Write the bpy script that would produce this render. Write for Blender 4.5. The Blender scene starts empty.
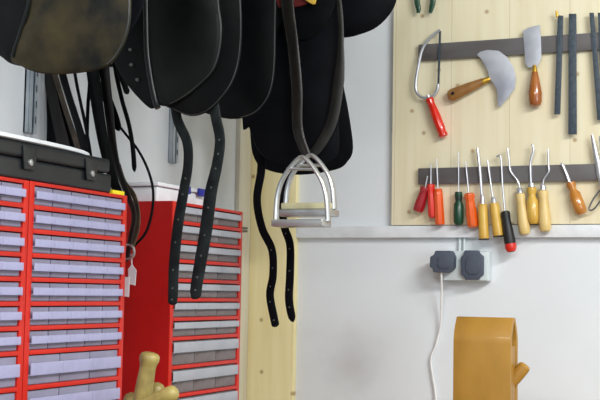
import bpy, bmesh, math, random
from mathutils import Vector, Matrix
random.seed(7)
C = bpy.context.scene.collection
R = math.radians
# ------------------------------------------------------------------ camera
F = 1190.0
CAM = Vector((1.44, -3.03, 1.32))
ROT = (Matrix.Rotation(R(23), 3, 'Z') @ Matrix.Rotation(R(90 + 4.45), 3, 'X') @ Matrix.Rotation(R(1.0), 3, 'Z'))
cd = bpy.data.cameras.new('camera'); cam = bpy.data.objects.new('camera', cd); C.objects.link(cam)
cd.sensor_width = 36; cd.lens = F / 600 * 36; cd.clip_start = 0.05
cam.matrix_world = Matrix.Translation(CAM) @ ROT.to_4x4()
bpy.context.scene.camera = cam

def ray(px, py): return ROT @ Vector(((px - 300) / F, (200 - py) / F, -1.0))
def onY(px, py, Y):                      # measured point of the photo on the vertical plane Y
    d = ray(px, py); return CAM + d * ((Y - CAM.y) / d.y)
def onX(px, py, X):
    d = ray(px, py); return CAM + d * ((X - CAM.x) / d.x)

# ------------------------------------------------------------------ materials
def lin(c):
    return tuple((x / 255 / 12.92) if x / 255 <= 0.04045 else ((x / 255 + 0.055) / 1.055) ** 2.4 for x in c) + (1,)
def mat(name, c, rough=0.5, metal=0.0, c2=None, scale=20, stretch=(1, 1, 1), bump=0.0, alpha=1.0, trans=0.0, coat=0.0, lo=0.35, hi=0.65, spec=0.5):
    m = bpy.data.materials.new(name); m.use_nodes = True
    nt = m.node_tree; b = nt.nodes['Principled BSDF']
    b.inputs['Base Color'].default_value = lin(c); b.inputs['Roughness'].default_value = rough
    b.inputs['Metallic'].default_value = metal; b.inputs['Alpha'].default_value = alpha
    b.inputs['Transmission Weight'].default_value = trans; b.inputs['Coat Weight'].default_value = coat
    b.inputs['Specular IOR Level'].default_value = spec
    tc = nt.nodes.new('ShaderNodeTexCoord'); mp = nt.nodes.new('ShaderNodeMapping'); mp.inputs['Scale'].default_value = stretch
    nz = nt.nodes.new('ShaderNodeTexNoise'); nz.inputs['Scale'].default_value = scale; nz.inputs['Detail'].default_value = 5
    nt.links.new(tc.outputs['Object'], mp.inputs['Vector']); nt.links.new(mp.outputs[0], nz.inputs['Vector'])
    cr = nt.nodes.new('ShaderNodeValToRGB')
    cr.color_ramp.elements[0].position = lo; cr.color_ramp.elements[1].position = hi
    cr.color_ramp.elements[0].color = lin(c); cr.color_ramp.elements[1].color = lin(c2 if c2 else tuple(x * 0.93 for x in c))
    nt.links.new(nz.outputs['Fac'], cr.inputs['Fac']); nt.links.new(cr.outputs[0], b.inputs['Base Color'])
    if bump:
        bp = nt.nodes.new('ShaderNodeBump'); bp.inputs['Strength'].default_value = bump; bp.inputs['Distance'].default_value = 0.002
        nt.links.new(nz.outputs['Fac'], bp.inputs['Height']); nt.links.new(bp.outputs[0], b.inputs['Normal'])
    return m

def pine(name, c, c2, knot, plank=0.0):
    """softwood: long vertical grain, a few brown knots, optional plank seams"""
    m = bpy.data.materials.new(name); m.use_nodes = True
    nt = m.node_tree; N = nt.nodes.new; L = nt.links.new; b = nt.nodes['Principled BSDF']; b.inputs['Roughness'].default_value = 0.55
    tc = N('ShaderNodeTexCoord'); mp = N('ShaderNodeMapping'); mp.inputs['Scale'].default_value = (1, 1, 0.06)
    L(tc.outputs['Object'], mp.inputs['Vector'])
    nz = N('ShaderNodeTexNoise'); nz.inputs['Scale'].default_value = 45; nz.inputs['Detail'].default_value = 6; L(mp.outputs[0], nz.inputs['Vector'])
    cr = N('ShaderNodeValToRGB'); cr.color_ramp.elements[0].position = 0.35; cr.color_ramp.elements[1].position = 0.7
    cr.color_ramp.elements[0].color = lin(c); cr.color_ramp.elements[1].color = lin(c2); L(nz.outputs['Fac'], cr.inputs['Fac'])
    vo = N('ShaderNodeTexVoronoi'); vo.inputs['Scale'].default_value = 7.5; vo.inputs['Randomness'].default_value = 1
    vo.voronoi_dimensions = '2D'; sp = N('ShaderNodeSeparateXYZ'); cb = N('ShaderNodeCombineXYZ'); L(tc.outputs['Object'], sp.inputs[0]); L(sp.outputs[0], cb.inputs[0]); L(sp.outputs[2], cb.inputs[1]); L(cb.outputs[0], vo.inputs['Vector'])
    kr = N('ShaderNodeValToRGB'); kr.color_ramp.elements[0].position = 0.015; kr.color_ramp.elements[1].position = 0.06
    kr.color_ramp.elements[0].color = (0.75, 0.75, 0.75, 1); kr.color_ramp.elements[1].color = (0, 0, 0, 1); L(vo.outputs['Distance'], kr.inputs['Fac'])
    mx = N('ShaderNodeMixRGB'); mx.inputs['Color2'].default_value = lin(knot); L(kr.outputs[0], mx.inputs['Fac']); L(cr.outputs[0], mx.inputs['Color1'])
    out = mx.outputs[0]
    if plank:
        sx = N('ShaderNodeSeparateXYZ'); L(tc.outputs['Object'], sx.inputs[0])
        dv = N('ShaderNodeMath'); dv.operation = 'DIVIDE'; dv.inputs[1].default_value = plank; L(sx.outputs[0], dv.inputs[0])
        fr = N('ShaderNodeMath'); fr.operation = 'FRACT'; L(dv.outputs[0], fr.inputs[0])
        lt = N('ShaderNodeMath'); lt.operation = 'LESS_THAN'; lt.inputs[1].default_value = 0.012; L(fr.outputs[0], lt.inputs[0])
        ml = N('ShaderNodeMath'); ml.operation = 'MULTIPLY'; ml.inputs[1].default_value = 0.35; L(lt.outputs[0], ml.inputs[0])
        m2 = N('ShaderNodeMixRGB'); m2.inputs['Color2'].default_value = lin(knot); L(ml.outputs[0], m2.inputs['Fac']); L(out, m2.inputs['Color1']); out = m2.outputs[0]
    L(out, b.inputs['Base Color'])
    return m

def wall_paint(name, c, stain_at):
    """white emulsion with faint mottling and one worn grey stain"""
    m = mat(name, c, 0.8, c2=tuple(x * 0.975 for x in c), scale=3, bump=0.15)
    nt = m.node_tree; N = nt.nodes.new; L = nt.links.new; b = nt.nodes['Principled BSDF']
    src = b.inputs['Base Color'].links[0].from_socket
    g = N('ShaderNodeNewGeometry'); d = N('ShaderNodeVectorMath'); d.operation = 'DISTANCE'; d.inputs[1].default_value = stain_at
    L(g.outputs['Position'], d.inputs[0])
    nz = N('ShaderNodeTexNoise'); nz.inputs['Scale'].default_value = 14; nz.inputs['Detail'].default_value = 6; L(g.outputs['Position'], nz.inputs['Vector'])
    s = N('ShaderNodeMath'); s.operation = 'MULTIPLY_ADD'; s.inputs[1].default_value = 0.16; L(nz.outputs['Fac'], s.inputs[0]); L(d.outputs['Value'], s.inputs[2])
    cr = N('ShaderNodeValToRGB'); cr.color_ramp.elements[0].position = 0.08; cr.color_ramp.elements[1].position = 0.19
    cr.color_ramp.elements[0].color = (0.35, 0.35, 0.35, 1); cr.color_ramp.elements[1].color = (0, 0, 0, 1); L(s.outputs[0], cr.inputs['Fac'])
    mx = N('ShaderNodeMixRGB'); mx.inputs['Color2'].default_value = lin((168, 164, 168)); L(cr.outputs[0], mx.inputs['Fac']); L(src, mx.inputs['Color1'])
    L(mx.outputs[0], b.inputs['Base Color'])
    return m

stain = onY(352, 363, 0)
M = dict(
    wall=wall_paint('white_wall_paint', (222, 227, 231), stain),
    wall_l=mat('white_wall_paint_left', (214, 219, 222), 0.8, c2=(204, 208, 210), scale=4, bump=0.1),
    ceil=mat('ceiling_paint', (225, 225, 222), 0.9), floor=mat('concrete_floor', (120, 118, 112), 0.8, c2=(100, 98, 94), scale=8),
    white=mat('white_gloss_paint', (232, 236, 240), 0.4), pine=pine('pine_board', (238, 230, 200), (230, 219, 184), (160, 128, 72), 0.155),
    batten=pine('pine_batten', (238, 228, 180), (228, 214, 158), (150, 112, 50)),
    cream=mat('cream_timber', (206, 203, 186), 0.6, c2=(196, 190, 168), scale=30, stretch=(1, 1, .1)),
    red=mat('red_painted_steel', (198, 30, 12), 0.42, c2=(188, 26, 10), scale=10),
    redside=mat('red_steel_shaded_side', (176, 12, 10), 0.5, c2=(168, 10, 9), scale=30),  # same cabinet red, darkened so the side's shade is in the colour
    drawer=mat('clear_drawer_plastic', (160, 158, 182), 0.35, c2=(140, 136, 158), scale=12, alpha=0.72),
    drawer2=mat('smoky_drawer_plastic', (142, 134, 136), 0.35, c2=(112, 98, 94), scale=22, alpha=0.6),
    band=mat('drawer_label_band', (184, 184, 220), 0.4, alpha=0.72), band2=mat('drawer_label_band_grey', (176, 179, 188), 0.4, alpha=0.9),
    inner=mat('drawer_shadow_board', (120, 110, 125), 0.8),
    blk=mat('black_leather', (5, 6, 7), 0.42, c2=(12, 14, 15), scale=14, bump=0.2, spec=0.12),
    blk2=mat('worn_black_leather', (5, 8, 8), 0.40, c2=(18, 22, 20), scale=9, bump=0.3, spec=0.15),
    jet=mat('matt_black_leather', (8, 9, 13), 0.6, c2=(13, 14, 19), scale=18, spec=0.08),
    olive=mat('olive_brown_worn_leather', (16, 18, 17), 0.5, c2=(64, 56, 34), scale=15, bump=0.3, lo=.36, hi=.68, spec=0.15),
    piping=mat('pale_leather_edge', (58, 61, 61), 0.45, c2=(26, 28, 28), scale=20), strapgrn=mat('dusty_black_strap', (8, 12, 13), 0.5, c2=(26, 33, 33), scale=40, spec=.2),
    strapbr=mat('brown_strap_leather', (17, 16, 14), 0.3, c2=(34, 31, 27), scale=30), strapdk=mat('dark_olive_strap', (12, 12, 9), 0.45, c2=(26, 25, 19), scale=30), tan=mat('tan_brown_leather', (92, 76, 56), 0.5, c2=(50, 41, 32), scale=30),
    dkbr=mat('dark_brown_leather', (16, 13, 13), 0.5, c2=(30, 23, 21), scale=30), hole=mat('brass_eyelet', (84, 90, 84), 0.5, 0.1),
    steel=mat('bright_steel', (206, 208, 212), 0.35, .65, c2=(180, 182, 188), scale=30), iron=mat('polished_nickel', (196, 198, 198), 0.34, 0.8),
    galv=mat('galvanised_steel', (172, 182, 188), 0.5, .15, c2=(150, 160, 168), scale=20), slot=mat('dark_slot', (60, 66, 74), .8),
    blade=mat('blade_steel', (190, 194, 202), 0.45, 0.4, c2=(160, 164, 176), scale=14), bar=mat('magnet_bar_steel', (122, 120, 122), 0.38, 0.35, c2=(98, 92, 90), scale=9, stretch=(.3, 1, 1)),
    file=mat('dark_file_steel', (72, 84, 94), 0.5, 0.25, c2=(56, 66, 76), scale=120), wood=mat('oiled_beech', (160, 116, 62), 0.35, c2=(138, 94, 46), scale=14, stretch=(3, 3, .6), coat=.3),
    amberwood=mat('varnished_wood', (168, 100, 40), 0.22, c2=(140, 74, 26), scale=20, coat=.6), rollm=mat('polished_black_leather', (16, 22, 22), 0.36, spec=.3), honey=mat('honey_varnished_wood', (196, 132, 52), 0.22, c2=(170, 104, 36), scale=20, coat=.6), yel=mat('yellow_varnished_wood', (214, 176, 78), 0.3, c2=(196, 152, 58), scale=20, coat=.4),
    pale=mat('pale_boxwood', (222, 196, 132), 0.35, c2=(206, 176, 106), scale=14, coat=.3), clampwood=mat('golden_clamp_wood', (172, 128, 48), 0.5, c2=(150, 108, 36), scale=7, stretch=(2, 2, .7), coat=.1),
    boxwood=mat('greenish_turned_wood', (164, 148, 84), 0.42, c2=(108, 92, 50), scale=24, lo=.42, hi=.72), brass=mat('brass', (200, 160, 60), .3, .8),
    redp=mat('red_plastic', (218, 38, 18), 0.25, coat=.5), orange=mat('orange_plastic', (232, 88, 24), 0.25, coat=.5), amber=mat('clear_amber_plastic', (232, 96, 20), 0.15, coat=.6, alpha=.93),
    ruby=mat('clear_dark_red_plastic', (165, 24, 34), 0.15, coat=.6, alpha=.93), green=mat('green_plastic', (22, 68, 46), 0.3), dkgreen=mat('dark_green_plastic', (16, 40, 34), 0.4), black=mat('black_rubber', (26, 26, 30), 0.5),
    plug=mat('charcoal_plug_plastic', (72, 80, 95), 0.55), socket=mat('pale_grey_socket_plastic', (210, 220, 222), 0.35), cable=mat('white_cable', (235, 235, 235), 0.5), case=mat('black_case_vinyl', (20, 24, 28), 0.4, c2=(32, 36, 40), scale=8, bump=.2),
    yellow=mat('yellow_plastic', (240, 220, 30), .5), blue=mat('blue_plastic', (30, 40, 150), .4), tag=mat('white_card', (235, 235, 240), .7), tread=mat('cream_rubber_tread', (206, 200, 160), .7),
    cloth=mat('red_cloth', (96, 12, 12), .8), ycloth=mat('yellow_cloth', (220, 180, 70), .8), bench=mat('bench_timber', (170, 140, 95), .6, c2=(150, 120, 78), scale=12), bits=mat('brass_and_steel_bits', (150, 128, 104), .35, .5, c2=(200, 196, 190), scale=60),
    tin=mat('grey_tin', (120, 122, 124), .4, .7), pinkp=mat('pale_pink_plastic', (214, 186, 192), .5))

# ------------------------------------------------------------------ mesh helpers
def BM(): return bmesh.new()
def merge(bm, t, mi=0):
    me = bpy.data.meshes.new('tmp')
    for f in t.faces: f.material_index = mi
    t.to_mesh(me); t.free(); bm.from_mesh(me); bpy.data.meshes.remove(me)
def box(bm, lo, hi, bev=0.0, mi=0, seg=2):
    t = bmesh.new(); lo = Vector(lo); hi = Vector(hi); c = (lo + hi) / 2; s = hi - lo
    bmesh.ops.create_cube(t, size=1, matrix=Matrix.Translation(c) @ Matrix.Diagonal((abs(s.x), abs(s.y), abs(s.z), 1)))
    if bev: bmesh.ops.bevel(t, geom=t.edges[:], offset=bev, segments=seg, affect='EDGES', profile=0.6)
    merge(bm, t, mi)
def tube(bm, pts, radii, seg=12, mi=0, flat=1.0):
    """a round bar (or a turned shape) along pts"""
    t = bmesh.new(); pts = [Vector(p) for p in pts]; n = len(pts)
    if not isinstance(radii, (list, tuple)): radii = [radii] * n
    up = None; rings = []
    for i, p in enumerate(pts):
        d = (pts[min(i + 1, n - 1)] - pts[max(i - 1, 0)])
        d = d.normalized() if d.length > 1e-9 else Vector((0, 0, 1))
        if up is None:
            up = Vector((0, 1, 0)) if abs(d.y) < .9 else Vector((1, 0, 0))
        up = (up - d * up.dot(d)).normalized(); s = d.cross(up)
        rings.append([t.verts.new(p + (s * math.cos(a) + up * math.sin(a) * flat) * radii[i]) for a in [2 * math.pi * k / seg for k in range(seg)]])
    for a, b in zip(rings, rings[1:]):
        for k in range(seg): t.faces.new((a[k], a[(k + 1) % seg], b[(k + 1) % seg], b[k]))
    t.faces.new(rings[0][::-1]); t.faces.new(rings[-1])
    bmesh.ops.recalc_face_normals(t, faces=t.faces[:]); merge(bm, t, mi)
def turned(bm, a, b, prof, seg=16, mi=0, flat=1.0):
    a = Vector(a); b = Vector(b)
    tube(bm, [a.lerp(b, t) for t, r in prof], [r for t, r in prof], seg, mi, flat)
def smooth(pts, n=6, closed=False):
    P = [Vector(p) for p in pts]; out = []; N = len(P)
    for i in range(N if closed else N - 1):
        if closed: p0, p1, p2, p3 = P[i - 1], P[i], P[(i + 1) % N], P[(i + 2) % N]
        else: p0, p1, p2, p3 = P[max(i - 1, 0)], P[i], P[i + 1], P[min(i + 2, N - 1)]
        for k in range(n):
            t = k / n
            out.append(0.5 * ((2 * p1) + (p2 - p0) * t + (2 * p0 - 5 * p1 + 4 * p2 - p3) * t * t + (3 * p1 - p0 - 3 * p2 + p3) * t ** 3))
    if not closed: out.append(P[-1])
    return out
def ribbon(bm, pts, widths, th=0.004, nrm=(0, -1, 0), point=False, holes=None, mi=0, hm=1, n=7, twist=0.0):
    """a leather strap lying in the plane across nrm"""
    S = smooth(pts, n); m = len(S); nrm = Vector(nrm).normalized()
    if not isinstance(widths, (list, tuple)): widths = [widths] * len(pts)
    t = bmesh.new(); rings = []
    fr = []
    for i, p in enumerate(S):
        u = i / (m - 1) * (len(widths) - 1); k = min(int(u), len(widths) - 2); w = widths[k] + (widths[k + 1] - widths[k]) * (u - k)
        d = (S[min(i + 1, m - 1)] - S[max(i - 1, 0)]).normalized()
        s = d.cross(nrm).normalized(); nn = s.cross(d).normalized()
        if twist:
            q = Matrix.Rotation(twist * math.sin(i / (m - 1) * math.pi), 3, d); s = q @ s; nn = q @ nn
        if point and i > m - 4: w *= (0.92, .62, .18)[i - (m - 3)]
        fr.append((p, s, nn, w))
        h = w / 2; e = th / 2
        rings.append([t.verts.new(p + s * a + nn * b) for a, b in ((-h, -e * .4), (-h + e, -e), (h - e, -e), (h, -e * .4), (h, e * .4), (h - e, e), (-h + e, e), (-h, e * .4))])
    for a, b in zip(rings, rings[1:]):
        for k in range(8): t.faces.new((a[k], a[(k + 1) % 8], b[(k + 1) % 8], b[k]))
    t.faces.new(rings[0][::-1]); t.faces.new(rings[-1]); bmesh.ops.recalc_face_normals(t, faces=t.faces[:]); merge(bm, t, mi)
    for hf in (holes or []):
        p, s, nn, w = fr[int(hf * (m - 1))]
        tube(bm, [p - nn * (th / 2 + .0012), p + nn * (th / 2 + .0012)], 0.0018, 8, hm)
def sheet(bm, outline, th, bulge=0.0, back=0.0, nrm=(0, -1, 0), rings=6, mi=0, n=4, soft=None):
    """a thick shaped sheet (or pad) with an outline in 3D; front swells by bulge, back by back"""
    O = smooth(outline, n, True) if n > 1 else [Vector(p) for p in outline]
    nrm = Vector(nrm).normalized(); c = sum(O, Vector()) / len(O); t = bmesh.new()
    def layer(base, amp, sgn):
        L = []
        for r in range(rings):
            s = 1 - (r / rings) ** 1.4
            L.append([t.verts.new(c.lerp(p, s) + nrm * sgn * (base + amp * (1 - s ** 2.5) )) for p in O])
        L.append(t.verts.new(c + nrm * sgn * (base + amp))); return L
    A = layer(th / 2, bulge, 1); B = layer(th / 2, back, -1); N = len(O)
    for L in (A, B):
        for a, b in zip(L[:-1], L[1:-1]):
            for k in range(N): t.faces.new((a[k], a[(k + 1) % N], b[(k + 1) % N], b[k]))
        for k in range(N): t.faces.new((L[-2][k], L[-2][(k + 1) % N], L[-1]))
    rim = [t.verts.new(p + (p - c).normalized() * th * .35) for p in O]
    for k in range(N):
        t.faces.new((A[0][k], A[0][(k + 1) % N], rim[(k + 1) % N], rim[k])); t.faces.new((rim[k], rim[(k + 1) % N], B[0][(k + 1) % N], B[0][k]))
    bmesh.ops.recalc_face_normals(t, faces=t.faces[:]); merge(bm, t, mi)
def plate(bm, poly, depth, nrm=(0, -1, 0), bev=0.0, mi=0):
    """a flat polygon extruded by depth along nrm"""
    t = bmesh.new(); nrm = Vector(nrm).normalized(); vs = [t.verts.new(Vector(p)) for p in poly]; f = t.faces.new(vs)
    r = bmesh.ops.extrude_face_region(t, geom=[f]); bmesh.ops.translate(t, vec=nrm * depth, verts=[v for v in r['geom'] if isinstance(v, bmesh.types.BMVert)])
    bmesh.ops.recalc_face_normals(t, faces=t.faces[:])
    if bev: bmesh.ops.bevel(t, geom=t.edges[:], offset=bev, segments=2, affect='EDGES', profile=.6)
    bmesh.ops.triangulate(t, faces=[f for f in t.faces if len(f.verts) > 4]); merge(bm, t, mi)

WORLD = {}
def mesh_of(name, bm, mats, off):
    for v in bm.verts: v.co -= off
    for f in bm.faces: f.smooth = True
    me = bpy.data.meshes.new(name); bm.to_mesh(me); bm.free()
    for m in (mats if isinstance(mats, (list, tuple)) else [mats]): me.materials.append(m)
    try: me.set_sharp_from_angle(angle=R(38))
    except Exception: pass
    return me
def part(name, bm, mats, parent, label=None):
    w = WORLD[parent.name]; o = bpy.data.objects.new(name, mesh_of(name, bm, mats, w)); C.objects.link(o); o.parent = parent; WORLD[o.name] = w
    if label: o['label'] = label
    return o
def tag(o, label, cat, group=None):
    o['label'] = label; o['category'] = cat
    if group: o['group'] = group
    return o
def thing(name, loc, label, cat, group=None):
    o = bpy.data.objects.new(name, None); C.objects.link(o); o.location = loc; o.empty_display_size = .05; WORLD[o.name] = Vector(loc); return tag(o, label, cat, group)
def solo(name, bm, mats, label, cat, group=None):
    xs = [v.co for v in bm.verts]; base = Vector(((min(p.x for p in xs) + max(p.x for p in xs)) / 2, (min(p.y for p in xs) + max(p.y for p in xs)) / 2, min(p.z for p in xs)))
    o = bpy.data.objects.new(name, mesh_of(name, bm, mats, base)); C.objects.link(o); o.location = base; WORLD[o.name] = base
    return tag(o, label, cat, group)
def struct(name, bm, mats):
    o = bpy.data.objects.new(name, mesh_of(name, bm, mats, Vector())); C.objects.link(o); o['kind'] = 'structure'; WORLD[o.name] = Vector(); return o

# ------------------------------------------------------------------ room
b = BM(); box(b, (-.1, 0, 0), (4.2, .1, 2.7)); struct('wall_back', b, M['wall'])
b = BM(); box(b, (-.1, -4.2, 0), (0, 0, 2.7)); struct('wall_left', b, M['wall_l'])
b = BM(); box(b, (-.1, -4.2, -.1), (4.2, .1, 0)); struct('floor', b, M['floor'])
b = BM(); box(b, (-.1, -4.2, 2.7), (4.2, .1, 2.8)); struct('ceiling', b, M['ceil'])
xb = onY(294.5, 300, -.02).x
b = BM(); box(b, (0.001, -.022, .9), (xb, 0, 2.6), .002); struct('trim_1', b, M['batten'])
yb = onX(238.5, 200, 0.012).y
b = BM(); box(b, (0.0, yb, .9), (.014, -.023, 2.6), .002); struct('trim_2', b, M['cream'])
zl1 = onY(450, 225.5, -.02).z; zl0 = onY(450, 237.5, -.02).z
b = BM(); box(b, (xb + .001, -.02, zl0), (3.2, 0, zl1), .0015); struct('trim_3', b, M['white'])
# pine tool board
bx0 = onY(391.5, 200, -.018).x
b = BM(); box(b, (bx0, -.018, zl1 + .002), (2.3, -.0005, 2.5), .001)
solo('tool_board', b, M['pine'], 'large pale pine board with knots fixed to the white wall behind the tools', 'tool board')
# workbench running round the corner
Z0 = onX(126, 195.5, .25).z - .575            # bench top height
t = thing('workbench', (.3, -.3, 0), 'timber corner workbench below the drawer cabinets and the clamp', 'workbench')
b = BM(); box(b, (.001, -3.0, Z0 - .04), (.62, -.001, Z0), .003); box(b, (.62, -.62, Z0 - .04), (3.0, -.001, Z0), .003); part('bench_top', b, M['bench'], t)
for x, y in ((.05, -2.9), (.55, -2.9), (.55, -.1), (.05, -1.4), (2.9, -.1), (2.9, -.55), (.55, -1.4)):
    b = BM(); box(b, (x - .035, y - .035, 0), (x + .035, y + .035, Z0 - .04), .003); part('leg', b, M['bench'], t)

# ------------------------------------------------------------------ drawer cabinets (front looks along +X)
def cabinet(y0, y1, depth_x, rows, label, dm, bm_, band_lo, band_hi, protr):
    """rows: list of (height, columns) from the top"""
    xf = depth_x; H = sum(h for h, _ in rows) + .012; fr = .014
    t = thing('drawer_cabinet', (xf - .12, (y0 + y1) / 2, Z0), label, 'drawer cabinet', 'red cabinets of clear plastic drawers')
    top = Z0 + H; b = BM()
    box(b, (xf - .215, y0, Z0), (xf - .003, y0 + fr, top), mi=1); box(b, (xf - .003, y0, Z0), (xf, y0 + fr, top), .001); box(b, (xf - .215, y1 - fr, Z0), (xf, y1, top), .001)
    box(b, (xf - .215, y0 + fr, top - .006), (xf, y1 - fr, top), .001); box(b, (xf - .218, y0, Z0), (xf - .213, y1, top))
    z = top - .006
    for h, n in rows:
        z -= h; box(b, (xf - .21, y0 + fr, z - .003 + .003), (xf + .0005, y1 - fr, z + .0075), .0006)
    part('body', b, [M['red'], M['redside']], t)
    z = top - .006; lib = {}
    for h, n in rows:
        z -= h; w = (y1 - y0 - 2 * fr) / n; key = (h, n)
        for k in range(n):
            yy = y0 + fr + k * w
            if key not in lib:
                hh = h - .0095; q = BM(); o0 = WORLD[t.name]; a = Vector((xf - .006, 0, 0)); g = .0012
                # bin: front, two sides, bottom, back
                box(q, (xf - .006, g, .002), (xf - .003, w - g, hh), .0008); box(q, (xf - .15, g, .002), (xf - .006, g + .0015, hh * .9)); box(q, (xf - .15, w - g - .0015, .002), (xf - .006, w - g, hh * .9))
                box(q, (xf - .15, g, .001), (xf - .004, w - g, .0028)); box(q, (xf - .152, g, .002), (xf - .15, w - g, hh * .9))
                me = mesh_of('drawer', q, dm, Vector((o0.x, 0, 0)))
                q = BM(); box(q, (xf - .003, .0004, hh * band_lo), (xf + protr, w - .0004, hh * band_lo + .0018), .0005); box(q, (xf + protr - .0018, .0002, hh * band_lo), (xf + protr, w - .0002, hh * band_hi), .0005)
                mb = mesh_of('label_holder', q, bm_, Vector((o0.x, 0, 0))); lib[key] = (me, mb)
            me, mb = lib[key]
            d = bpy.data.objects.new('drawer', me); C.objects.link(d); d.parent = t; d.location = (0, yy - WORLD[t.name].y, z + .0075 - Z0)
            h_ = bpy.data.objects.new('label_holder', mb); C.objects.link(h_); h_.parent = d
    return t, top
ROWS = [(.0405, 5)] * 7 + [(.0585, 3)] * 4 + [(.045, 3)]
H_ = sum(h for h, _ in ROWS) + .012
Z0 = Z0   # cabinets stand on the bench
XF = .25
yL1 = onX(126.5, 230, XF).y; yL0 = onX(26, 300, XF).y
cabL, topL = cabinet(yL0, yL1, XF, ROWS, 'red cabinet of five-across clear drawers under the right end of the black case', M['drawer'], M['band'], .33, .76, .005)
wL = yL1 - yL0
cabN, _ = cabinet(yL0 - wL - .002, yL0 - .002, XF, ROWS, 'red drawer cabinet cut off by the left edge of the photo', M['drawer'], M['band'], .33, .76, .005)
yR0 = onX(170.5, 300, XF).y; yR1 = onX(241, 300, XF).y
zR = onX(206, 206, XF).z
RR = [(.0400, 3)] * 7 + [(.0585, 3)] * 4 + [(max(.02, zR - Z0 - .012 - .28 - .234), 3)]
cabR, topR = cabinet(yR0, yR1, XF, RR, 'red drawer cabinet with plain red side, standing nearest the wall corner', M['drawer2'], M['band2'], .52, .96, .004)
print('tops', topL, topR, zR, 'widths', wL, yR1 - yR0, 'Z0', Z0)
# loose hardware inside the drawers
def bits(y0, y1, rows, top, pick, label):
    b = BM(); z = top - .006; rnd = random.Random(3)
    for i, (h, n) in enumerate(rows):
        z -= h
        if not pick(i): continue
        w = (y1 - y0 - .028) / n
        for k in range(n):
            for j in range(6):
                y = y0 + .014 + w * k + rnd.uniform(.008, w - .008); x = XF - .012 - rnd.uniform(0, .01); zz = z + .012 + rnd.uniform(0, h * .3)
                a = rnd.uniform(0, 3.1); L = rnd.uniform(.004, .014)
                d = Vector((.2, math.cos(a), math.sin(a) * .35)) * min(L, .009); tube(b, [Vector((x, y, zz)) - d, Vector((x, y, zz)) + d], rnd.uniform(.0015, .0045), 6)
    o = solo('small_hardware', b, M['bits'], label, 'hardware'); o['kind'] = 'stuff'
bits(yL0, yL1, ROWS, topL, lambda i: i in (4, 6, 7), 'loose metal rings and studs inside the left cabinet drawers')
bits(yR0, yR1, RR, topR, lambda i: i < 10, 'brownish buckles and fittings inside the drawers beside the wall corner')

# black case on the cabinets
zc0 = topL + .0005; xc = XF - .005
ye = onX(112, 175, xc).y; yn = -1.75
zt = onX(60, 149, xc).z
t = thing('tool_case', ((xc - .1), (ye + yn) / 2, zc0), 'long black vinyl case with silver snaps lying on the red drawer cabinets', 'case')
zm = zc0 + (zt - zc0) * .56
b = BM(); box(b, (xc - .19, yn, zc0), (xc, ye, zm), .006, seg=3); part('case_base', b, M['case'], t)
b = BM(); box(b, (xc - .192, yn - .002, zm + .0008), (xc + .003, ye - .010, zt), .008, seg=3); part('lid', b, M['case'], t)
for px in (29, 91):
    p = onX(px, 168, xc + .004); b = BM(); w = .016
    plate(b, [(xc + .002, p.y - w * .9, zm - .018), (xc + .002, p.y + w * .9, zm - .018), (xc + .002, p.y + w * 1.3, zm + .020), (xc + .002, p.y - w * 1.3, zm + .020)], .004, (1, 0, 0), .001)
    f = part('tab', b, M['case'], t)
    b = BM(); c = Vector((xc + .006, p.y, zm - .006)); tube(b, [c, c + Vector((.003, 0, 0)), c + Vector((.0045, 0, 0))], [.0062, .0058, .003], 16); part('snap', b, M['iron'], f, 'silver snap stud')
b = BM(); O = [(xc - .19, yn, zt), (xc + .012, yn, zt)]
for k in range(25):
    u = k / 24; O.append((xc + .010 - .05 * u ** 10, yn + (ye - .018 - yn) * (u * .98 + .02), zt))
O.append((xc - .12, ye - .016, zt)); O.append((xc - .19, ye - .03, zt))
plate(b, [(p[0], p[1], zt + .0005) for p in O], .0065, (0, 0, 1), .0008)
solo('white_board', b, M['white'], 'thin white board lying flat on top of the black case', 'board')
# yellow item under the end of the case, on the cabinet
b = BM(); box(b, (xc - .05, ye - .03, topL + .0005), (xc + .004, yL1 - .006, topL + .009), .001)
# sits beside the end of the case
b.free(); b = BM(); box(b, (xc - .06, ye + .001, topL + .0005), (xc + .002, yL1 - .006, topL + .008), .001)
solo('yellow_packet', b, M['yellow'], 'small flat bright yellow packet on the red cabinet beside the case end', 'packet')
# white tub on right cabinet
p0 = onX(142, 199, .12); p1 = onX(190, 205, .16)
t = thing('storage_tub', (.12, (yR0 + yR1) / 2, topR), 'low white plastic tub with blue clips on the red cabinet near the corner', 'tub')
b = BM(); box(b, (.04, yR0 + .02, topR + .0005), (.2, yR0 + .23, topR + .033), .006); part('tub', b, M['white'], t)
b = BM(); box(b, (.035, yR0 + .015, topR + .0335), (.205, yR0 + .235, topR + .042), .003); part('lid', b, M['white'], t)
for dy in (.13, .20):
    b = BM(); box(b, (.2055, yR0 + dy - .012, topR + .026), (.211, yR0 + dy + .02, topR + .043), .002); part('clip', b, M['blue'], t, 'blue clip')

# ------------------------------------------------------------------ slotted uprights on the left wall
def upright(px, pyb, label):
    p = onX(px, pyb, .01); b = BM(); z0 = p.z; w = .0135
    box(b, (0.0005, p.y - w, z0), (.004, p.y + w, 2.35)); box(b, (.0005, p.y - w, z0), (.013, p.y - w + .003, 2.35)); box(b, (.0005, p.y + w - .003, z0), (.013, p.y + w, 2.35))
    box(b, (0.012, p.y - w, z0), (.0145, p.y - .004, 2.35)); box(b, (.012, p.y + .004, z0), (.0145, p.y + w, 2.35))
    z = z0 + .02
    while z < 2.3: box(b, (.0145, p.y + .006, z), (.0152, p.y + .009, z + .014), mi=1); z += .032
    solo('slotted_upright', b, [M['galv'], M['slot']], label, 'shelf upright', 'slotted steel uprights on the left wall'); return p.y
yu1 = upright(31, 133, 'grey slotted steel upright on the wall above the black case')
yu2 = upright(174, 163, 'grey slotted steel upright on the wall above the white tub')

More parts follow.
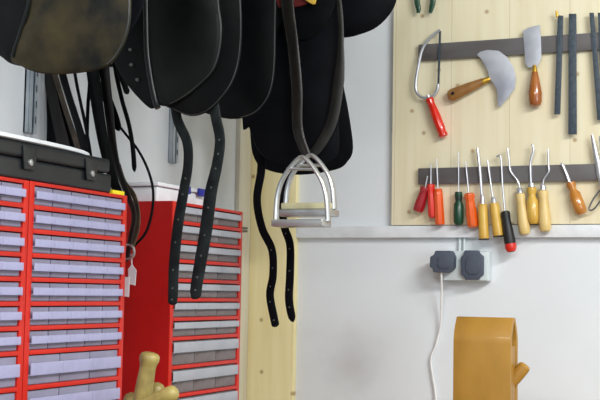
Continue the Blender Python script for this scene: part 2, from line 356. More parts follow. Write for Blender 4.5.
# ------------------------------------------------------------------ saddles
def px_out(L, Y): return [onY(x, y, Y) for x, y in L]
def saddle_shell(t, yc, xa, xb_, zs, m_seat, m_panel):
    """seat with pommel and cantle, two padded panels; long axis along X"""
    def loft(b, secs):
        q = bmesh.new(); R0 = []
        for x, w, ztop, drop, th in secs:
            out = []
            for k in range(13):
                a = -math.pi / 2 + math.pi * k / 12; out.append(q.verts.new((x, yc + w * math.sin(a), ztop - drop * (1 - math.cos(a)) )))
            for k in range(12, -1, -1):
                a = -math.pi / 2 + math.pi * k / 12; out.append(q.verts.new((x, yc + (w - th) * math.sin(a), ztop - th - drop * (1 - math.cos(a)))))
            R0.append(out)
        for A, B in zip(R0, R0[1:]):
            for k in range(26): q.faces.new((A[k], A[(k + 1) % 26], B[(k + 1) % 26], B[k]))
        q.faces.new(R0[0]); q.faces.new(R0[-1][::-1]); bmesh.ops.recalc_face_normals(q, faces=q.faces[:]); merge(b, q)
    b = BM(); n = 12; secs = []
    for i in range(n + 1):
        u = i / n; x = xa + (xb_ - xa) * u
        zt_ = zs + .05 * (abs(u - .42) / .5) ** 2 + (.05 * max(0, u - .6) / .4)
        w = .085 + .07 * math.sin(math.pi * min(1, u * .62)) + (0 if u < .9 else -.05 * (u - .9) / .1)
        secs.append((x, w, zt_, .085 + .02 * u, .022))
    loft(b, secs); part('seat', b, m_seat, t)
    for s in (-1, 1):
        b = BM(); Y = yc + s * .075
        O = [(xa + .02, Y, zs - .02), (xa + .0, Y, zs - .10), (xa + .08, Y, zs - .15), ((xa + xb_) / 2, Y, zs - .13), (xb_ - .06, Y, zs - .08), (xb_ + .01, Y, zs + .0), (xb_ - .04, Y, zs + .03), ((xa + xb_) / 2, Y, zs - .0)]
        sheet(b, O, .03, .015, .015, rings=4); part('panel', b, m_panel, t)
def flap(t, name, L, Y, m, th=.006, bulge=.012, pip=True, label=None, piprange=None):
    O = px_out(L, Y); b = BM(); sheet(b, O, th, bulge, -.0 if not bulge else -bulge * .8); f = part(name, b, m, t, label)
    if pip:
        S = smooth(O, 4, True)
        if piprange: S = S[int(piprange[0] * len(S)):int(piprange[1] * len(S))]
        else: S = S + [S[0]]
        b = BM(); tube(b, [p + Vector((0, -th * .5, 0)) for p in S], .0011, 6); part('piping', b, M['piping'], f, 'thin paler edge')  # thin tube in a paler tone along the flap edge
    return f
def rack(yc, xe, z, label):
    t = thing('saddle_rack', (0.0, yc, z - .2), label, 'saddle rack', 'steel saddle racks on the left wall')
    b = BM(); box(b, (.0155, yc - .03, z - .14), (.020, yc + .03, z + .03), .001); part('wall_plate', b, M['galv'], t)
    for s in (-1, 1):
        b = BM(); tube(b, smooth([(.02, yc + s * .02, z), (.08, yc + s * .045, z), (xe - .03, yc + s * .045, z), (xe, yc + s * .03, z + .01), (xe + .005, yc, z + .012)]), .007, 8); part('arm', b, M['galv'], t)
    b = BM(); tube(b, [(.02, yc, z - .13), (.2, yc, z - .01), (.21, yc - .04, z)], .006, 8); part('brace', b, M['galv'], t)

# saddle 3 (with stirrups)
YA = -.64
t3 = thing('saddle', (.35, -.47, 1.62), 'black saddle with hanging stirrup irons, in front of the corner batten', 'saddle', 'black saddles on the wall racks')
saddle_shell(t3, -.47, .10, .60, 2.10, M['jet'], M['jet'])
flap(t3, 'far_flap', [(243, -20), (336, -20), (339, 30), (341, 74), (348, 113), (352.5, 147), (347, 161), (335, 169), (300, 174), (270, 170), (255, 158), (250, 120)], YA + .27, M['jet'], pip=False)
flap(t3, 'flap', [(247, -25), (300, -30), (336, -22), (341, 10), (342.5, 45), (340, 75), (338, 110), (338, 150), (328, 162), (306, 167), (284, 164), (266, 157), (256, 145), (249, 125), (243, 118)], YA + .012, M['jet'], pip=True, piprange=(.22, .42))
flap(t3, 'panel_rear', [(300, -70), (300, 34), (343, 33.5), (362, 29), (375, 23), (386, 12), (392, 0), (394, -18), (385, -50), (350, -70)], YA + .05, M['jet'], th=.03, bulge=.015, pip=False)
flap(t3, 'skirt', [(250, -40), (300, -50), (335, -40), (336, 0), (320, 30), (300, 40), (275, 25), (262, 60), (252, 40)], YA - .004, M['blk'], pip=False, bulge=.006)
for L, W in (([(262, 150), (261, 172), (257, 200), (262, 228), (272, 250), (273, 275), (270, 295), (274, 318), (276, 327)], .021), ([(291, 140), (289, 170), (283, 200), (284, 225), (290, 245), (290, 275), (289, 300), (293, 322)], .021)):
    b = BM(); ribbon(b, px_out(L, YA + .03), [W] * 6 + [W * .95, W * .85], .0045, point=True, holes=[.5, .6, .7, .8, .9], twist=.3)
    part('girth_strap', b, [M['jet'], M['hole']], t3)
# stirrup leather and irons hang from the saddle
LT = thing('stirrup_leather', onY(290, 150, YA - .02), 'worn brown-black stirrup leather looped down over the corner saddle flap', 'stirrup leather')
b = BM(); ribbon(b, px_out([(286, -40), (287, 0), (293, 45), (297, 90), (298, 130), (308, 158)], YA - .02), [.030, .030, .026, .026, .024, .018], .005, n=8); part('front_strap', b, M['strapbr'], LT)
b = BM(); ribbon(b, px_out([(334, -30), (340, 10), (341, 45), (339, 80), (333, 118), (322, 142), (310, 157)], YA - .006), [.012, .012, .013, .024, .024, .024, .018], .005, n=8); part('rear_strap', b, M['strapdk'], LT)
def stirrup(eye, L, Rr, ytop_px, Y, tread, label):
    """eye (px), left/right leg foot px"""
    t = thing('stirrup_iron', onY((L[0] + Rr[0]) / 2, L[1], Y), label, 'stirrup', 'stirrup irons hanging from the corner saddle')
    ex, ey = eye; lx, ly = L; rx, ry = Rr
    U = [(1, 1), (.985, .82), (.93, .6), (.77, .38), (.47, .18), (.2, .05)]
    pl_ = [(ex + (lx - ex) * a, ey + (ly - ey) * c) for a, c in U]; pr_ = [(ex + (rx - ex) * a, ey + (ry - ey) * c) for a, c in U]
    S = smooth(px_out(pl_, Y) + [onY(ex, ey, Y)] + px_out(pr_[::-1], Y), 6); n = len(S) - 1
    b = BM(); tube(b, S, [.0057 - .0012 * math.sin(math.pi * i / n) for i in range(n + 1)], 12, 0, 1.5); part('arch', b, M['iron'], t)
    b = BM(); tube(b, px_out([(ex + (lx - ex) * .56, ey + (ly - ey) * .19), (ex + (rx - ex) * .56, ey + (ry - ey) * .19)], Y), .0035, 10, 0, 1.6); part('eye_bar', b, M['iron'], t)
    a = onY(lx - (3 if tread else 0), ly + 3, Y); c = onY(rx + (1 if tread else -1), ry + 3, Y)
    b = BM(); box(b, (a.x, Y - .026, a.z - .011), (c.x, Y + .026, a.z + .004), .003); part('tread_frame', b, M['iron'], t)
    if tread:
        b = BM(); box(b, (a.x + .004, Y - .022, a.z + .0045), (c.x - .004, Y + .022, a.z + .018), .003); part('tread_pad', b, tread, t, 'cream rubber tread pad')
    return t
stirrup((311, 155), (286, 209), (334, 209), 0, YA - .035, M['tread'], 'polished steel stirrup iron, right-hand and higher of the two hanging together')
stirrup((302, 157), (276, 219), (328, 221), 0, YA - .105, None, 'polished steel stirrup iron, left-hand and lower of the two hanging together')
rack(-.47, .50, 1.975, 'steel saddle rack under the saddle with stirrups')

# red and yellow cloth tucked over
t = thing('folded_cloth', onY(297, 0, YA - .012), 'dark red and yellow cloth folded over the corner saddle behind its stirrup leather', 'cloth')
b = BM(); sheet(b, px_out([(275, -44), (316, -44), (314, -6), (307, 3), (298, 6), (286, 7), (277, 2)], YA - .014), .005, .003, 0, rings=3, n=3); part('red_cloth', b, M['cloth'], t)
b = BM(); sheet(b, px_out([(300, -26), (318, -26), (316, 0), (313, 4), (306, 0), (301, -5)], YA - .022), .003, .001, 0, rings=3, n=3); part('yellow_trim', b, M['ycloth'], t, 'yellow trim')

# saddle 2
YB = -1.14
t2 = thing('saddle', (.33, -1.0, 1.65), 'black saddle with two long holed girth straps dangling over the drawer cabinet', 'saddle', 'black saddles on the wall racks')
saddle_shell(t2, -1.0, .08, .58, 2.12, M['blk'], M['jet'])
flap(t2, 'far_flap', [(150, -90), (268, -100), (275, -20), (275, 30), (274, 70), (270, 92), (262, 106), (250, 115), (230, 118), (205, 112), (185, 104), (166, 90), (152, 40)], YB + .25, M['blk'], pip=True, piprange=(.15, .6))
flap(t2, 'sweat_flap', [(108, -90), (236, -100), (240, -10), (241, 28), (239, 58), (233, 80), (222, 97), (207, 111), (190, 115), (172, 108), (162, 104), (155, 107), (150, 107), (140, 98), (128, 84), (117, 66), (110, 40)], YB + .014, M['blk'], pip=True, piprange=(.05, .55))
flap(t2, 'flap', [(146, -90), (214, -100), (218, -5), (221, 28), (219, 52), (213, 70), (200, 84), (185, 96), (170, 104), (160, 104), (154, 95), (150, 72), (147, 48), (146, 0)], YB - .002, M['blk2'], pip=True, piprange=(.06, .6))
b = BM(); tube(b, smooth(px_out([(145, -60), (146, 0), (147, 48), (150, 74), (155, 100), (158, 108)], YB - .006), 6), [.006] * 31, 10); part('edge_roll', b, M['rollm'], t2, 'shiny rounded front edge')
for x, y in ((132, 20), (131, 50), (132, 65), (138, 80)):
    b = BM(); p = onY(x, y, YB + .004); tube(b, [p, p + Vector((0, -.005, 0))], .003, 8); part('stud', b, M['hole'], t2)
b = BM(); ribbon(b, px_out([(174, 90), (177, 118), (187, 142), (188, 165), (184, 190), (178, 225), (174, 265), (173, 295), (172, 305)], YB + .03), [.019, .019, .019, .019, .020, .021, .021, .020, .017], .0045, point=True, holes=[.45, .53, .61, .69, .77, .85, .92]); part('girth_strap', b, [M['strapgrn'], M['hole']], t2)
b = BM(); ribbon(b, px_out([(212, 95), (216, 118), (220, 140), (217, 165), (211, 192), (206, 230), (200, 265), (196, 290), (197, 299)], YB + .02), [.020, .020, .020, .021, .024, .025, .024, .023, .018], .0045, point=True, holes=[.25, .33, .41, .49, .57, .65, .73, .81, .89]); part('girth_strap', b, [M['strapgrn'], M['hole']], t2)
rack(-1.0, .56, 1.985, 'steel saddle rack under the middle saddle')

# saddle 1
YC = -1.60
t1 = thing('saddle', (.3, -1.46, 1.67), 'olive-brown worn saddle above the black case, cut off by the top left corner', 'saddle', 'black saddles on the wall racks')
saddle_shell(t1, -1.46, .06, .56, 2.12, M['blk'], M['jet'])
flap(t1, 'far_flap', [(30, -140), (140, -140), (150, -50), (144, 0), (130, 30), (110, 48), (80, 55), (50, 50)], YC + .28, M['jet'], pip=False)
flap(t1, 'sweat_flap', [(-60, -170), (60, -170), (60, 40), (40, 66), (22, 65), (10, 62), (2, 56), (-25, 35), (-50, 0), (-66, -60)], YC + .014, M['blk'], pip=False)
flap(t1, 'flap', [(34, -160), (126, -170), (131, -60), (130, 0), (129, 24), (123, 44), (113, 60), (100, 68), (75, 72), (50, 73), (33, 70), (22, 65), (12, 58), (20, 32), (31, 0)], YC, M['olive'], pip=True, piprange=(.08, .45), label='olive-brown worn flap')
b = BM(); tube(b, smooth(px_out([(38, -60), (30, 0), (21, 32), (13, 57)], YC - .004), 6), [.004] * 19, 8); part('edge_roll', b, M['blk2'], t1, 'black rounded front edge')
rack(-1.46, .54, 1.985, 'steel saddle rack under the leftmost saddle')

# ------------------------------------------------------------------ leather straps hanging from hooks between the saddles
HG = 'leather straps and reins hanging on the left wall'
def strap(L, W, Y, m, label, point=True, twist=.35, holes=None, name='leather_strap', th=.004):
    b = BM(); ribbon(b, px_out(L, Y), W, th, point=point, twist=twist, holes=holes); return solo(name, b, [m, M['hole']], label, 'strap', HG)
strap([(40, 40), (43, 72), (46, 100), (50, 130), (53, 165)], .042, -.985, M['blk'], 'black strap hanging closest to the steel upright above the case')
strap([(48, 40), (49, 72), (53, 100), (60, 130), (68, 165)], .032, -1.000, M['dkbr'], 'dark brown strap hanging just left of the tan strap')
strap([(48, 50), (56, 78), (64, 105), (75, 138), (82, 165)], .014, -1.015, M['tan'], 'tan brown strap slanting down behind the black case')
strap([(44, 40), (50, 74), (57, 100), (67, 135), (75, 165)], .022, -.995, M['jet'], 'black strap partly hidden behind the tan strap')
strap([(56, 40), (62, 72), (70, 100), (81, 135), (90, 170)], .020, -1.025, M['blk'], 'black strap hanging just right of the tan strap')
strap([(71, 40), (75, 74), (80, 100), (86, 128), (92, 165)], .008, -1.03, M['jet'], 'narrow black strap with white wall showing on both sides')
strap([(88, 40), (90, 75), (88, 105), (87, 140), (88, 170)], .010, -1.00, M['jet'], 'thin black strap hanging straight behind the end of the case lid')
strap([(90, 40), (93, 75), (98, 110), (104, 145), (112, 176), (121, 200)], [.030, .030, .030, .026, .022, .018], -1.015, M['blk'], 'widest black strap, hanging past the right end of the case', twist=.2)
strap([(103, 40), (105, 75), (109, 110), (113, 145), (119, 172), (128, 196), (134, 215), (130, 240), (127, 262)], [.024, .024, .024, .02, .016, .014, .012, .01, .01], -1.00, M['dkbr'], 'dark brown strap curving beside the cabinet corner down to the white tags', twist=.3)
strap([(98, 40), (102, 72), (108, 95), (115, 115), (119, 131)], .016, -.985, M['jet'], 'short black strap ending left of the pointed strap')
strap([(112, 40), (116, 72), (122, 100), (129, 125), (133, 150), (134.5, 172)], .011, -.975, M['blk'], 'slim black strap with pointed tip hanging against bare wall')
strap([(114, 45), (118, 66), (124, 84), (128, 94)], .014, -.99, M['blk'], 'short black strap end just under the middle saddle')
strap([(118, 165), (124, 182), (134, 196), (138, 214), (137, 230), (131, 248)], .012, -.99, M['tan'], 'grey-brown looped strap in front of the plain red cabinet side', point=False)
b = BM(); S = smooth(px_out([(96, 60), (102, 95), (112, 116), (124, 132), (138, 150), (148, 170), (153, 190), (152, 212), (146, 232), (136, 244), (128, 250)], -.96), 6); tube(b, S, .0028, 8)
solo('rein', b, M['jet'], 'thin black cord bowing out across the plain red cabinet side', 'cord')
b = BM(); c = onY(128, 252, -1.0); tube(b, smooth([c + Vector((math.cos(a) * .014, 0, math.sin(a) * .014)) for a in [k * math.pi / 6 for k in range(13)]], 3), .003, 8)
solo('steel_ring', b, M['iron'], 'small dark metal ring where the straps gather above the white tags', 'ring')
# hook rail that carries the straps
t = thing('hook_rail', (.0, -1.0, 1.78), 'dark hook rail holding the hanging straps behind the middle saddle', 'hook rail')
b = BM(); box(b, (.016, -1.07, 1.78), (.03, -.93, 1.815), .002); part('rail', b, M['black'], t)
for k in range(3):
    b = BM(); y = -1.045 + .045 * k; tube(b, smooth([(.03, y, 1.795), (.10, y, 1.78), (.22, y, 1.785), (.235, y, 1.80)]), .004, 8); part('hook', b, M['black'], t)
def price_tag(P, Y, label):
    b = BM(); plate(b, px_out(P, Y), .0012); solo('paper_tag', b, M['tag'], label, 'tag', 'white tags tied to the straps')
price_tag([(131, 254), (131.7, 254), (132.6, 265), (136.5, 270), (135.5, 285.5), (128.5, 284), (128.5, 269), (131.5, 265)], -1.0, 'white paper tag with pointed top hanging before the red cabinet side')
price_tag([(123, 277), (130, 277), (129.5, 285), (129, 297), (122.5, 296)], -1.045, 'white paper tag hanging lower, against the left cabinet edge')

# thin cables joining wall and cabinet end
b = BM()
for dy in (0, 5):
    a = onX(241.5, 226 + dy, .1); c = onX(250, 228 + dy * .6, .03); tube(b, [(.06, yR1 - .003 + .003, a.z), (.03, (yR1 + yb) / 2, a.z), (.016, yb + .05, c.z)], .0028, 8)
solo('wall_cable', b, M['tin'], 'pair of thin grey cables between the corner and the drawer cabinet', 'cable')

# ------------------------------------------------------------------ magnetic strips on the board
def strip(y0a, y0b, pxl, pxm, label):
    zt_ = (onY(430, y0a, -.03).z + onY(590, y0b[0], -.03).z) / 2; zb_ = (onY(430, y0a + 17, -.03).z + onY(590, y0b[1], -.03).z) / 2
    b = BM(); box(b, (onY(pxl, 100, -.03).x, -.032, zb_), (2.25, -.0185, zt_), .001); o = solo('magnetic_strip', b, M['bar'], label, 'magnetic strip', 'magnetic tool strips on the board'); print('strip', zt_, zb_)
strip(168.5, (163.5, 179), 419, 0, 'dark magnetic bar holding the row of screwdrivers and awls')
strip(44, (33, 49), 418, 0, 'dark magnetic bar holding the knives and files, upper of two')

YT = -.0355
def T(x, y, o=0.0): return onY(x, y, YT - o)
K = (T(500, 100) - T(501, 100)).length      # metres per photo pixel on the wall
G = 'hand tools in a row on the lower magnetic strip'
PR = {
 'plain': [(0, .55), (.04, .85), (.12, .95), (.3, .8), (.45, .9), (.8, 1), (.93, .95), (1, .6)],
 'barrel': [(0, .5), (.03, .8), (.12, .82), (.2, .72), (.4, .86), (.7, 1), (.9, .95), (.97, .8), (1, .45)],
 'cyl': [(0, .7), (.03, .88), (.15, .92), (.5, .96), (.95, 1), (.985, .95), (1, .8)],
 'screw': [(0, .5), (.03, .75), (.12, .8), (.2, .55), (.28, .6), (.38, .95), (.7, 1), (.92, .95), (1, .6)],
 'fluted': [(0, .6), (.03, .9), (.1, 1), (.2, .8), (.3, .85), (.6, 1), (.9, 1), (.97, .9), (1, .6)],
}
def hand_tool(name, label, cat, h0, h1, rpx, prof, hm, shaft, spx, flip=False, ferr=None, tipm=None, band=None, blade=None, seg=16):
    t = thing(name, T(*h1), label, cat, G)
    b = BM(); turned(b, T(*h0, 0), T(*h1, 0), [(u, r * rpx * K) for u, r in PR[prof]], seg); h = part('handle', b, hm, t)
    b = BM(); S = smooth([T(x, y) for x, y in shaft], 5) if len(shaft) > 2 else [T(*p) for p in shaft]
    rr = spx * K
    tube(b, S, [rr * (.75 if i == 0 else 1) for i in range(len(S))], 8, 0); part('shaft', b, M['steel'], t)
    if ferr:
        b = BM(); a = T(*h0); d = (T(*h1) - a).normalized(); turned(b, a - d * ferr * K, a + d * .003, [(0, rpx * .35 * K), (.1, rpx * .45 * K), (1, rpx * .55 * K)], 12); part('ferrule', b, M['steel'], t)
    if band:
        a = T(*h0); c = T(*h1); b = BM(); turned(b, a.lerp(c, band[0]), a.lerp(c, band[1]), [(0, rpx * band[2] * K), (.5, rpx * (band[2] + .04) * K), (1, rpx * band[3] * K)], seg); part('grip', b, band[4], h, band[5])
    return t
hand_tool('screwdriver', 'stubby screwdriver with clear dark red handle, far left of the row', 'screwdriver', (425.5, 187), (417.5, 212), 5.6, 'fluted', M['ruby'], [(427.5, 176), (425, 189)], 1.0, seg=8)
hand_tool('screwdriver', 'slim bright red-handled screwdriver beside the orange one', 'screwdriver', (430.5, 184), (432.5, 218), 4.4, 'fluted', M['redp'], [(431, 164), (430.7, 186)], .9, seg=8)
hand_tool('screwdriver', 'orange-handled screwdriver, third tool from the left end of the strip', 'screwdriver', (438, 189), (440, 225), 5.0, 'cyl', M['orange'], [(436.5, 159), (438, 191)], .9, seg=8)
hand_tool('screwdriver', 'dark green-handled screwdriver with long thin shaft', 'screwdriver', (458.5, 192), (458.5, 225), 5.0, 'screw', M['green'], [(458.5, 152), (458.5, 193)], .8, band=(.0, .3, .7, .55, M['dkgreen'], 'darker green collar'))
hand_tool('screwdriver', 'screwdriver with glossy clear amber handle beside the green one', 'screwdriver', (469, 193), (473, 228), 5.8, 'fluted', M['amber'], [(465.5, 162), (469, 195)], .9, seg=8)
hand_tool('chisel', 'tall yellow-handled chisel with the thickest steel shaft', 'chisel', (482.5, 204), (484, 240), 5.2, 'cyl', M['yel'], [(477.5, 148), (480, 172), (482.3, 204)], 1.6, ferr=9, band=(.965, 1.0, 1.0, .85, M['black'], 'dark rubber end cap'))
hand_tool('chisel', 'shorter yellow-handled awl leaning left of the black and red screwdriver', 'awl', (494, 203), (498.5, 237), 5.2, 'cyl', M['yel'], [(487.5, 160), (490.5, 182), (493.8, 204)], 1.0, ferr=6, band=(.965, 1.0, 1.0, .85, M['black'], 'dark rubber end cap'))
hand_tool('hook_tool', 'hooked steel tool with black and red rubber handle', 'hook tool', (505, 211), (511.5, 252), 5.6, 'barrel', M['black'], [(496.5, 157), (499.5, 155.5), (501, 160), (502.5, 185), (505, 213)], 1.0, band=(.80, .99, 1.0, .75, M['redp'], 'red handle end'))
hand_tool('awl', 'cranked awl with pale wooden handle beside the black and red tool', 'awl', (520, 193), (525, 235), 6.0, 'barrel', M['pale'], [(507.5, 148), (509, 160), (510.5, 171), (517, 180), (519.5, 187), (520, 195)], 1.0, ferr=5)
hand_tool('awl', 'awl with waisted honey-coloured handle and kinked shaft', 'awl', (531.5, 187), (534, 224), 6.2, 'screw', M['yel'], [(532, 144), (533.5, 150), (530.5, 162), (530.5, 175), (531.3, 189)], 1.2, ferr=4)
hand_tool('awl', 'awl with pale wooden handle, farthest right of the upright wooden handles', 'awl', (543, 190), (545.5, 232), 6.2, 'barrel', M['pale'], [(548, 149), (548.5, 165), (548.5, 172), (543.5, 180), (543, 192)], 1.0, ferr=5)
hand_tool('seam_knife', 'slanting short blade in a glossy amber wooden handle beneath the files', 'knife', (570, 182), (582, 214), 6.0, 'screw', M['honey'], [(561.5, 163), (566, 173), (570, 184)], 1.5)
# tweezers / nippers at the right edge
t = thing('pliers', T(596, 210), 'steel pliers with looped wire spring, cut off by the right edge', 'pliers', G)
b = BM(); tube(b, [T(592, 135), T(595, 150), T(600, 175), T(606, 198)], [.0035, .006, .008, .009], 10, flat=.6); part('jaw', b, M['steel'], t)
b = BM(); tube(b, [T(600, 136, .004), T(602, 150, .004), T(605, 175, .004), T(609, 198, .004)], [.003, .0055, .008, .008], 10, flat=.6); part('jaw', b, M['steel'], t)
b = BM(); tube(b, smooth([T(612, 186, .004), T(602, 189, .004), (T(594, 198, .004)), T(589, 209, .004), T(594, 209, .004), T(602, 199, .004), T(612, 193, .004)]), .0022, 8); part('spring', b, M['tin'], t)

# ------------------------------------------------------------------ tools on the upper strip
G = 'hand tools on the upper magnetic strip'
# hacksaw
t = thing('hacksaw', T(440, 137), 'small hacksaw with bright steel bow and red handle', 'hacksaw', G)
b = BM(); tube(b, smooth([T(440, 30), T(430, 38), T(422, 50), (T(417.5, 70)), T(415.5, 84), T(417, 93), (T(424, 98)), T(433, 96), T(437, 90), T(438, 84)], 6), .0042, 10, flat=.8); part('frame', b, M['steel'], t)
b = BM(); plate(b, [T(439, 31), T(441.2, 31), T(439.4, 86), T(437.4, 86)], .0012); part('blade', b, M['file'], t)
b = BM(); turned(b, T(429, 98), T(444, 137), [(u, r * 4.9 * K) for u, r in ((0, .5), (.02, .85), (.07, .9), (.14, .72), (.22, .8), (.5, 1), (.8, .95), (.88, .85), (.94, 1), (.98, .9), (1, .5))]); part('handle', b, M['redp'], t, 'red handle')
b = BM(); tube(b, [T(428, 95), T(429.5, 100)], .005, 8); part('ferrule', b, M['steel'], t)
# round knife
t = thing('round_knife', T(455, 102), 'crescent-bladed leather knife with wooden handle', 'knife', G)
O = [(477, 55), (480, 52), (488, 50), (499, 51), (507, 57), (513.5, 67), (516, 77), (515, 88), (509, 97), (502, 105), (498.5, 107.5), (497.5, 100), (497, 90), (493, 83), (489, 78), (488.5, 73), (485.5, 66), (481, 59)]
b = BM(); plate(b, [T(x, y, -.003) for x, y in O], .0022, bev=.0006); part('blade', b, M['blade'], t)
b = BM(); turned(b, T(490, 78.5), T(483, 82), [(0, .0045), (.3, .0075), (1, .0085)], 12); part('ferrule', b, M['brass'], t, 'brass ferrule')
h0 = T(484, 81); h1 = T(448, 97)
b = BM(); turned(b, h0, h1, [(u, r * 6.6 * K) for u, r in ((0, .5), (.05, .55), (.3, .72), (.6, .88), (.85, 1), (.95, .88), (.985, .6), (1, .3))], 18, flat=.8); h = part('handle', b, M['wood'], t)
b = BM(); p = T(453, 93.5, .0115); tube(b, [p, p - Vector((0, .003, 0))], .0045, 10); part('rivet', b, M['dkbr'], h, 'dark rivet hole')
# skiving knife
t = thing('paring_knife', T(535, 107), 'broad square-ended paring knife with glossy amber wooden handle', 'knife', G)
b = BM(); plate(b, [T(x, y, -.003) for x, y in ((523, 31), (529, 27.5), (540, 25), (541, 40), (541.5, 58), (539, 64), (536.5, 67), (533, 67), (529, 68), (525.5, 64))], .0022, bev=.0006); part('blade', b, M['blade'], t)
b = BM(); turned(b, T(534.5, 65), T(534.8, 74), [(0, .004), (.5, .0062), (1, .0078)], 12); part('ferrule', b, M['brass'], t, 'brass ferrule')
b = BM(); turned(b, T(534.8, 72), T(535.5, 107), [(u, r * 6.6 * K) for u, r in ((0, .45), (.1, .55), (.35, .8), (.6, 1), (.85, .96), (.95, .78), (1, .3))], 18); part('handle', b, M['amberwood'], t)
# files
def file_(P, label, tip=None):
    if tip:
        t = thing('file', T(*P[2]), label, 'file', G); b = BM(); plate(b, [T(x, y, -.003) for x, y in P], .004, bev=.0006); part('blade', b, M['file'], t)
        b = BM(); tube(b, [T(557.3, 17), T(556.5, 11)], [.004, .003], 8); part('tang', b, M['brass'], t, 'ochre tang tip')
    else:
        b = BM(); plate(b, [T(x, y, -.003) for x, y in P], .004, bev=.0006); solo('file', b, M['file'], label, 'file', G)
file_([(558, 15.5), (563.5, 16), (560.5, 114.5), (554.5, 114.5)], 'narrow dark steel file with an ochre tip, left of the wide file', True)
file_([(569, 14), (576.5, 14), (577, 134.5), (568.5, 134.5)], 'wide dark steel file hanging lowest on the board')
file_([(589.5, 13), (594, 13), (603.5, 120), (597.5, 120)], 'slightly slanting dark file near the right edge')
file_([(598, 13), (603, 13), (607, 118), (602, 118)], 'dark file cut off by the right edge')
# green pliers handles at the top
t = thing('pliers', T(425, 10), 'green-gripped pliers hanging from the top edge above the hacksaw', 'pliers', G)
for L in ([(422, -40), (418, -15), (417, 0), (418.5, 9), (418, 13)], [(424, -40), (433, -15), (433, 0), (431.5, 8), (430, 13)]):
    b = BM(); S = smooth([T(*p) for p in L], 5); tube(b, S, [.004 + .004 * math.sin(min(1, (i + 1) / len(S) * 1.1) * math.pi * .9) for i in range(len(S))], 10, flat=.7); part('grip', b, M['green'], t)
b = BM(); tube(b, [T(423, -70), T(423, -55), T(423, -44), T(423, -36)], [.002, .008, .010, .007], 12, flat=.6); part('jaw', b, M['steel'], t)

# ------------------------------------------------------------------ socket, plugs, cable
def S_(x, y, o): return onY(x, y, -o)
a = S_(450.5, 281, .03); c = S_(489, 251, .03)
t = thing('double_socket', (a.x, 0, a.z), 'pale grey double wall socket below the white rail', 'socket')
b = BM(); box(b, (a.x - .02, -.034, a.z), (c.x, -.0005, c.z), .005, seg=3); part('back_box', b, M['socket'], t)
b = BM(); box(b, (a.x - .018, -.040, a.z + .002), (c.x - .002, -.0345, c.z - .002), .003); fp = part('face_plate', b, M['socket'], t)
for x in (459.5, 464): 
    p = S_(x, 251, .01); b = BM(); tube(b, [(p.x, -.008, c.z - .002), (p.x, -.008, zl0 - .0005)], .0036, 8); part('conduit', b, M['socket'], t)
def plug(px, P, off, label, th):
    t = thing('plug', S_(px, 278, off), label, 'plug', 'charcoal plugs in the double socket')
    b = BM(); plate(b, [S_(x, y, off) for x, y in P], th, bev=.004); h = part('plug_body', b, M['plug'], t)
    q = [S_(x, y, off + th) for x, y in P]; cc = sum(q, Vector()) / len(q)
    b = BM(); plate(b, [cc.lerp(p, .62) + Vector((0, .0006, 0)) for p in q], .003, bev=.0012); part('cover_ridge', b, M['plug'], h)
plug(473, [(465, 250.5), (480, 250.5), (481, 254), (484.5, 256), (484.5, 275), (481, 277), (480, 280), (466, 280), (464.5, 276), (461.5, 274), (461.5, 257), (464.5, 255)], .0405, 'charcoal plug without a cable, right half of the socket', .012)
plug(445, [(438, 251), (454, 251), (455.5, 254), (457, 257), (456.5, 268), (453.5, 271), (451, 273), (436, 272.5), (435.5, 269), (432.5, 267), (433, 257), (437, 255)], .0405, 'charcoal plug trailing a white cable, left half of the socket', .030)
b = BM(); tube(b, smooth([S_(441, 270, .058), S_(441.5, 280, .056), S_(441.5, 300, .03), S_(440.5, 325, .012), S_(436, 345, .008), S_(431, 358, .008), S_(432, 372, .008), S_(435, 390, .008), S_(437, 415, .012), S_(437, 440, .02)], 6), .0028, 8)
solo('power_cable', b, M['cable'], 'white power cable dangling from the left plug down the wall', 'cable')

# ------------------------------------------------------------------ stitching clamp on the bench
YS = -.48
pl = onY(453, 380, YS).x; pr = onY(510.5, 380, YS).x; ztp = onY(485, 317, YS + .045).z
t = thing('stitching_clamp', ((pl + pr) / 2, YS + .05, Z0), 'golden wooden stitching clamp standing below the wall socket', 'stitching clamp')
def jaw(sign):
    """front jaw sign=-1, curved in at the top; back jaw mirrored"""
    yc = YS + .036; prof_o = []; prof_i = []
    hgt = ztp - Z0; N = 16
    for k in range(N + 1):
        z = Z0 + .03 + (hgt - .03) * k / N; u = max(0, (z - (ztp - .055)) / .055); off = .036 - .034 * (u ** 1.7)
        prof_o.append((yc + sign * (off + .0), z)); prof_i.append((yc + sign * max(0.0006, off - .013), z))
    # outer curve samples denser near the top
    extra_o = []; extra_i = []
    for k in range(1, 12):
        u = k / 12; z = ztp - .055 + .055 * u; off = .036 - .026 * (u ** 1.8); extra_o.append((yc + sign * off, z)); extra_i.append((yc + sign * max(.0006, off - .013 - .004 * u), z))
    base_o = [(yc + sign * .036, Z0 + .03), (yc + sign * .036, ztp - .055)]; base_i = [(yc + sign * .023, Z0 + .03), (yc + sign * .023, ztp - .055)]
    O = base_o + extra_o + [(yc + sign * .010, ztp)]; I = base_i + extra_i + [(yc + sign * .0006, ztp - .0005)]
    b = BM(); vs0 = []; vs1 = []; poly = O + I[::-1]
    plate(b, [(pl, y, z) for y, z in poly], pr - pl, (1, 0, 0), .0012); return b
part('jaw', jaw(-1), M['clampwood'], t); part('jaw', jaw(1), M['clampwood'], t)
b = BM(); box(b, (pl + .002, YS + .0135, Z0 + .03), (pr - .002, YS + .0585, ztp - .062), .001); part('spacer', b, M['clampwood'], t)
b = BM(); box(b, (pl - .03, YS - .05, Z0 + .0005), (pr + .03, YS + .13, Z0 + .03), .004); part('base', b, M['clampwood'], t)
a = onY(500, 398, YS + .05); c = onY(526, 364.5, YS + .06)
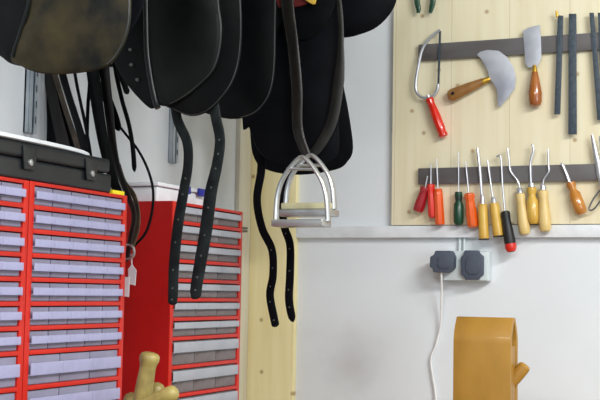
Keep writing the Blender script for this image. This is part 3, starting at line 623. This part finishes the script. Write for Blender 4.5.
b = BM(); turned(b, a, c, [(0, .010), (.05, .011), (.85, .0145), (.95, .0138), (.99, .010), (1, .006)], 16); part('lever_handle', b, M['clampwood'], t)
p = onY(483, 408, YS); b = BM(); turned(b, p + Vector((0, .005, 0)), p + Vector((0, -.028, 0)), [(0, .008), (.3, .009), (.45, .018), (.75, .019), (.93, .014), (1, .004)], 18); part('screw_knob', b, M['boxwood'], t, 'paler turned knob')

# ------------------------------------------------------------------ turned handles in a tin at the bottom left
YH = -1.22
G = 'turned wooden handles standing in the tin'
c = onY(146, 430, YH)
t = thing('tool_tin', (c.x, YH, Z0), 'round grey tin on the bench holding turned wooden handles', 'tin')
tz = onY(146, 410, YH).z
b = BM(); q = bmesh.new(); tube(b, [(c.x, YH, Z0 + .0005), (c.x, YH, Z0 + .004)], .058, 28); q.free(); part('base', b, M['tin'], t)
b = BM(); n = 28; q = bmesh.new(); rg = []
for r, z in ((.058, Z0 + .004), (.058, tz), (.060, tz + .002), (.056, tz + .002), (.056, Z0 + .004)):
    rg.append([q.verts.new((c.x + r * math.cos(2 * math.pi * k / n), YH + r * math.sin(2 * math.pi * k / n), z)) for k in range(n)])
for A, B_ in zip(rg, rg[1:]):
    for k in range(n): q.faces.new((A[k], A[(k + 1) % n], B_[(k + 1) % n], B_[k]))
bmesh.ops.recalc_face_normals(q, faces=q.faces[:]); merge(b, q); part('wall', b, M['tin'], t)
kk = (onY(150, 380, YH) - onY(151, 380, YH)).length
def whandle(top, bot, rp, Y, label, prof):
    b = BM(); turned(b, onY(*top, Y), onY(*bot, Y), [(u, r * rp * kk) for u, r in prof], 20)
    solo('wooden_handle', b, M['boxwood'], label, 'tool handle', G)
whandle((150.5, 352.5), (135, 440), 9.2, YH - .01, 'tallest turned wooden handle with flared top, in front of the red cabinet', [(0, .5), (.012, .78), (.04, .96), (.09, .96), (.13, .82), (.18, .76), (.32, .82), (.5, .88), (.75, .82), (1, .7)])
whandle((158, 383), (146, 440), 7.6, YH + .035, 'short wooden handle end peeping out behind the tall handle', [(0, .4), (.03, .75), (.1, .98), (.3, 1), (.6, .85), (1, .7)])
whandle((126, 396), (160, 424), 7.2, YH + .012, 'wooden handle lying low to the left of the tall handle', [(0, .4), (.05, .8), (.16, 1), (.5, .95), (1, .8)])
whandle((177, 391), (120, 418), 7.0, YH - .036, 'wooden handle leaning out to the right across the tin', [(0, .4), (.03, .8), (.09, 1), (.4, .95), (1, .8)])

# ------------------------------------------------------------------ lights
def area(name, loc, target, sx, sy, power, col):
    l = bpy.data.lights.new(name, 'AREA'); l.shape = 'RECTANGLE'; l.size = sx; l.size_y = sy; l.energy = power; l.color = col
    o = bpy.data.objects.new(name, l); C.objects.link(o); o.location = loc
    o.rotation_euler = (Vector(target) - Vector(loc)).to_track_quat('-Z', 'Y').to_euler(); return o
area('ceiling_tube_light', (2.3, -1.75, 2.62), (1.6, -1.0, 0), 1.2, .16, 46, (1, .985, .96))
area('ceiling_tube_light_rear', (1.2, -3.3, 2.62), (1.1, -2.6, 0), 1.5, .3, 30, (1, .985, .96))
area('cool_fill_light', (3.9, -3.2, 1.7), (.5, -.5, 1.4), 1.4, 1.2, 28, (.86, .93, 1.0))  # added cool fill from the right, not an actual window
w = bpy.data.worlds.new('world'); bpy.context.scene.world = w; w.use_nodes = True
w.node_tree.nodes['Background'].inputs[0].default_value = (.80, .91, .99, 1); w.node_tree.nodes['Background'].inputs[1].default_value = .48
s = bpy.context.scene; s.view_settings.view_transform = 'Standard'; s.view_settings.look = 'None'; s.view_settings.exposure = 0.36; s.view_settings.gamma = 1; s.view_settings.use_curve_mapping = False
